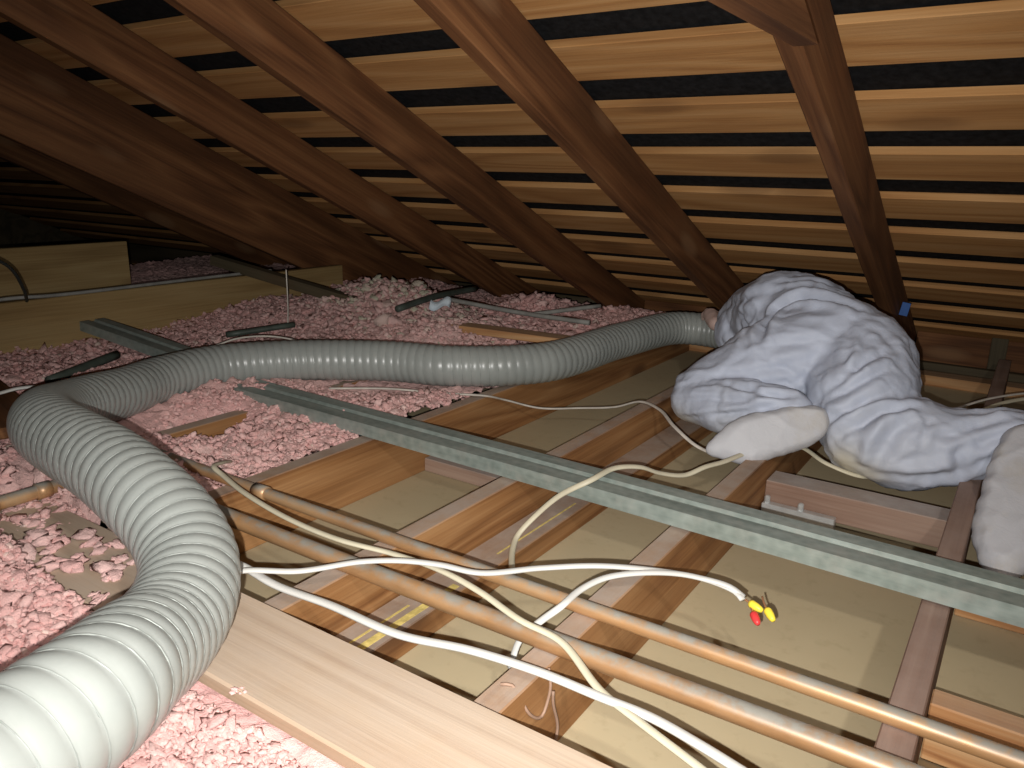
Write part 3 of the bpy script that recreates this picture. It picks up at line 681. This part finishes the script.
WP = Vector((-.42, 2.0, -.0))
def worker():
    e = empty('person', WP); tag(e, 'crouching person in hooded white coverall crawling towards the eave with the hose', 'person')
    bm = bmesh.new()
    # pelvis, seat, waist, back, shoulders, hood
    ico(bm, (-.40, 2.09, .185), .148, (1.05, 1.0, 1.0)); ico(bm, (-.376, 2.07, .175), .122); ico(bm, (-.455, 2.06, .185), .13)
    chain(bm, [((-.43, 2.10, .20), .138), ((-.50, 2.18, .228), .138), ((-.585, 2.27, .228), .135), ((-.64, 2.33, .215), .122)])
    ico(bm, (-.565, 2.21, .268), .112, (1.15, 1, .9))
    chain(bm, [((-.645, 2.36, .21), .095), ((-.70, 2.40, .205), .095), ((-.735, 2.42, .185), .09)])       # neck and hood
    ico(bm, (-.715, 2.33, .165), .085)
    # left leg (towards the camera): thigh out, knee on the joists, shin folded back
    chain(bm, [((-.45, 2.06, .18), .135), ((-.56, 1.99, .125), .115), ((-.675, 1.915, .075), .075)])
    chain(bm, [((-.685, 1.895, .062), .066), ((-.60, 1.86, .065), .068), ((-.50, 1.83, .085), .058), ((-.43, 1.82, .09), .05)])
    # right leg: thigh down to the knee, shin out to the side over the joist
    chain(bm, [((-.335, 2.06, .17), .135), ((-.30, 1.95, .115), .125), ((-.268, 1.865, .055), .092)])
    chain(bm, [((-.255, 1.855, .058), .09), ((-.19, 1.875, .05), .105), ((-.11, 1.89, .055), .088), ((-.045, 1.90, .075), .068), ((.0, 1.90, .095), .06)])
    # arms reaching forward to the hose
    chain(bm, [((-.62, 2.30, .20), .075), ((-.70, 2.44, .11), .058), ((-.80, 2.57, .10), .045), ((-.875, 2.635, .128), .03)])
    chain(bm, [((-.60, 2.38, .20), .08), ((-.60, 2.58, .11), .06), ((-.76, 2.72, .13), .045), ((-.80, 2.74, .145), .035)])
    me = remeshed('coverall', bm, .0062, 9)
    V, Nn = arr(me)
    # loose fabric: broad folds, then pulled creases
    disp = .0045 * ridged(V, [[7, 0, 0], [0, 7, 0], [0, 0, 11]], 2.1) + .0016 * ridged(V, [[20, 6, 0], [-5, 14, 6], [0, 4, 22]], 6.3)
    sh = lambda M, sd: np.clip(ridged(V, M, sd, 1), 0, 1) ** 6
    disp += .0048 * sh([[5, 3, 0], [-2, 6, 5], [2, -3, 8]], 3.7) - .0034 * sh([[6, -4, 2], [3, 6, -4], [0, 5, 7]], 8.2) + .0016 * sh([[13, 5, 0], [-4, 12, 8], [3, -5, 14]], 5.5)
    for poly, dep, wd in CREASES:
        d, t = seg_dist(V, poly); env = np.sin(np.pi * np.clip(t, .04, .96)) ** .5
        disp += 1.6 * env * dep * (-np.exp(-(d / wd) ** 2) + .55 * np.exp(-((d - 2.1 * wd) / (1.1 * wd)) ** 2))
    # gathers round the ankles
    for c, ax, rad in (((-.47, 1.825, .088), (1, -.1, .2), .10), ((-.02, 1.90, .085), (1, 0, .3), .10)):
        ax = np.array(ax) / np.linalg.norm(ax); r = V - np.array(c); h = r @ ax; q = r - h[:, None] * ax
        u = np.cross(ax, [0, 0, 1.]); u /= np.linalg.norm(u); wv = np.cross(ax, u)
        an = np.arctan2(q @ wv, q @ u); disp += .005 * np.cos(11 * an + 5 * h / .1) * np.exp(-(h / .05) ** 2) * (np.linalg.norm(q, axis=1) < rad)
    V = V + Nn * disp[:, None] - np.array(WP)
    me.vertices.foreach_set('co', V.astype(np.float32).ravel()); me.update()
    W_ = V + np.array(WP); soil = np.zeros(len(V))
    for c, r, a in (((-.285, 1.80, .005), .05, .9), ((-.25, 1.79, -.02), .05, .7), ((-.70, 1.86, .0), .05, .6), ((-.55, 1.80, .01), .06, .25)):
        soil = np.maximum(soil, a * np.exp(-((W_ - np.array(c)) ** 2).sum(1) / r ** 2))
    at = me.attributes.new('soil', 'FLOAT', 'POINT'); at.data.foreach_set('value', soil.astype(np.float32))
    link('coverall', me, M_suit, e, True)
    # shoe covers: heel, ball and toe, sole side flattened
    def bootie(heel, toe, solen, wid, thick):
        heel, toe = Vector(heel), Vector(toe); x = (toe - heel).normalized(); L = (toe - heel).length
        z = Vector(solen); z = (z - x * z.dot(x)).normalized(); y = z.cross(x); rot = Matrix((x, y, z)).transposed()
        b = bmesh.new()
        for t, wy, wz, off in ((.0, .70, .8, -.1), (.12, .82, .95, -.2), (.25, .86, 1.0, -.25), (.4, .88, .95, -.2), (.55, .92, .85, -.1), (.68, .94, .75, 0), (.8, .84, .62, .05), (.9, .62, .52, .08), (.97, .42, .42, .1)):
            ico(b, heel + x * (L * t) + z * off * thick * .5, 1, (.045, wid * wy, thick * wz), rot)
        m = remeshed('shoe_cover', b, .006, 16); v, n = arr(m)
        r = v - np.array(heel); hz = r @ np.array(z); lim = thick * .52
        v = v - np.maximum(hz - lim, 0)[:, None] * .8 * np.array(z)
        dd = .0015 * ridged(v, [[8, 0, 0], [0, 8, 0], [0, 0, 6]], 4.4) + .003 * np.clip(ridged(v, [[9, 4, 0], [-3, 9, 5], [2, -4, 9]], 1.4, 1), 0, 1) ** 6
        v = v + n * dd[:, None] - np.array(WP); m.vertices.foreach_set('co', v.astype(np.float32).ravel()); m.update()
        link('shoe_cover', m, M_sole, e, True)
    bootie((-.375, 1.795, .080), (-.542, 1.685, .016), (.24, -.90, .32), .062, .046)
    bootie((.042, 1.83, .105), (.034, 1.60, -.078), (-.05, -.80, .55), .072, .058)
    # gloved hands closed on the hose: palm, four curled fingers and a thumb
    def hand(wrist, palm, across, over, lens):
        b = bmesh.new(); w_, p = Vector(wrist), Vector(palm); ac = Vector(across).normalized(); ov = [Vector(o) for o in over]
        chain(b, [(w_, .026), (w_.lerp(p, .5), .028), (p, .027)])
        for k in range(4):
            a = p + ac * (.030 - .020 * k); L = lens[k]
            chain(b, [(a, .0115), (a + ov[0] * L, .0105), (a + (ov[0] + ov[1]) * L, .0095), (a + (ov[0] + ov[1] + ov[2]) * L, .0085)])
        th_ = w_.lerp(p, .55) + ac * .026
        chain(b, [(th_, .012), (th_ + ac * .028 + ov[0] * .015, .011), (th_ + ac * .038 + ov[1] * .03, .0095)])
        m = remeshed('gloved_hand', b, .004, 2); v, n = arr(m)
        m.vertices.foreach_set('co', (v - np.array(WP)).astype(np.float32).ravel()); m.update(); link('gloved_hand', m, M_glove, e, True)
    hand((-.905, 2.62, .128), (-.945, 2.68, .143), (-.8, .45, 0), ((-.1, .9, .3), (0, .9, -.4), (.1, .3, -.9)), (.028, .032, .030, .024))
    hand((-.80, 2.75, .150), (-.83, 2.735, .150), (-.3, -.95, 0), ((-.75, .2, .1), (-.5, .2, -.8), (.2, 0, -.9)), (.026, .030, .029, .023))
# pulled folds of the coverall: (points on the fabric, depth of the valley or minus the height of the ridge, width)
CREASES = [
    ([(-0.546, 1.922, 0.227), (-0.556, 1.994, 0.264), (-0.55, 2.064, 0.291), (-0.497, 2.074, 0.323), (-0.415, 2.053, 0.334), (-0.349, 2.036, 0.315)], 0.012, 0.011),
    ([(-0.672, 2.161, 0.246), (-0.641, 2.131, 0.215), (-0.572, 1.914, 0.213)], 0.008, 0.009),
    ([(-0.801, 2.374, 0.223), (-0.66, 2.141, 0.295), (-0.569, 2.117, 0.332), (-0.487, 2.11, 0.353)], 0.004, 0.012),
    ([(-0.589, 2.139, 0.346), (-0.498, 2.151, 0.366), (-0.413, 2.143, 0.345)], 0.003, 0.01),
    ([(-0.345, 1.99, 0.285), (-0.318, 1.92, 0.244), (-0.32, 1.855, 0.196), (-0.378, 1.856, 0.134)], -0.004, 0.008),
    ([(-0.257, 1.937, 0.239), (-0.294, 1.884, 0.222), (-0.331, 1.847, 0.18), (-0.375, 1.854, 0.132)], 0.006, 0.01),
    ([(-0.242, 1.896, 0.212), (-0.275, 1.853, 0.193), (-0.316, 1.834, 0.158), (-0.352, 1.834, 0.13)], 0.006, 0.009),
    ([(-0.616, 1.857, 0.137), (-0.549, 1.876, 0.155), (-0.461, 1.909, 0.184), (-0.424, 1.928, 0.197)], 0.004, 0.012),
    ([(-0.585, 1.82, 0.128), (-0.499, 1.794, 0.135), (-0.424, 1.794, 0.132)], 0.007, 0.009),
    ([(-0.519, 1.909, 0.206), (-0.471, 1.928, 0.233), (-0.413, 1.951, 0.241)], 0.003, 0.012),
    ([(-0.578, 1.886, 0.178), (-0.514, 1.898, 0.189), (-0.439, 1.919, 0.159)], 0.003, 0.012),
    ([(-0.718, 1.837, 0.06), (-0.622, 1.801, 0.094), (-0.519, 1.778, 0.11)], 0.004, 0.006),
    ([(-0.711, 1.841, 0.028), (-0.616, 1.792, 0.068), (-0.522, 1.774, 0.096)], -0.004, 0.007),
    ([(-0.602, 1.789, 0.054), (-0.521, 1.777, 0.084)], 0.004, 0.006),
    ([(-0.578, 1.79, 0.043), (-0.51, 1.726, 0.088)], -0.0035, 0.006),
    ([(-0.694, 1.833, 0.092), (-0.607, 1.819, 0.12), (-0.518, 1.79, 0.124)], -0.003, 0.007),
    ([(-0.336, 1.805, 0.091), (-0.292, 1.806, 0.128), (-0.233, 1.852, 0.163)], 0.007, 0.009),
    ([(-0.317, 1.784, 0.056), (-0.269, 1.778, 0.104), (-0.236, 1.808, 0.134), (-0.177, 1.833, 0.146)], 0.008, 0.01),
    ([(-0.249, 1.768, 0.025), (-0.247, 1.766, 0.071), (-0.224, 1.782, 0.111), (-0.178, 1.815, 0.135)], -0.008, 0.012),
    ([(-0.234, 1.776, 0.015), (-0.183, 1.773, 0.022), (-0.133, 1.786, 0.03), (-0.085, 1.807, 0.048)], -0.006, 0.012),
    ([(-0.147, 1.785, 0.082), (-0.144, 1.801, 0.112), (-0.14, 1.821, 0.126)], 0.004, 0.007),
    ([(-0.147, 1.788, 0.003), (-0.105, 1.807, 0.007), (-0.062, 1.824, 0.027)], 0.005, 0.014),
    ([(-0.064, 1.818, 0.096), (-0.079, 1.808, 0.065), (-0.064, 1.831, 0.009)], 0.005, 0.01),
    ([(-0.199, 1.789, 0.117), (-0.2, 1.769, 0.081), (-0.221, 1.767, 0.034)], 0.005, 0.012),
    ([(-0.053, 1.848, 0.121), (-0.087, 1.82, 0.106), (-0.127, 1.802, 0.102)], 0.004, 0.01),
    ([(-0.311, 1.987, 0.284), (-0.267, 1.979, 0.264), (-0.231, 1.94, 0.226)], 0.003, 0.012),
    ([(-0.384, 1.984, 0.287), (-0.378, 1.956, 0.247), (-0.392, 1.925, 0.205)], 0.002, 0.015),
]
worker()
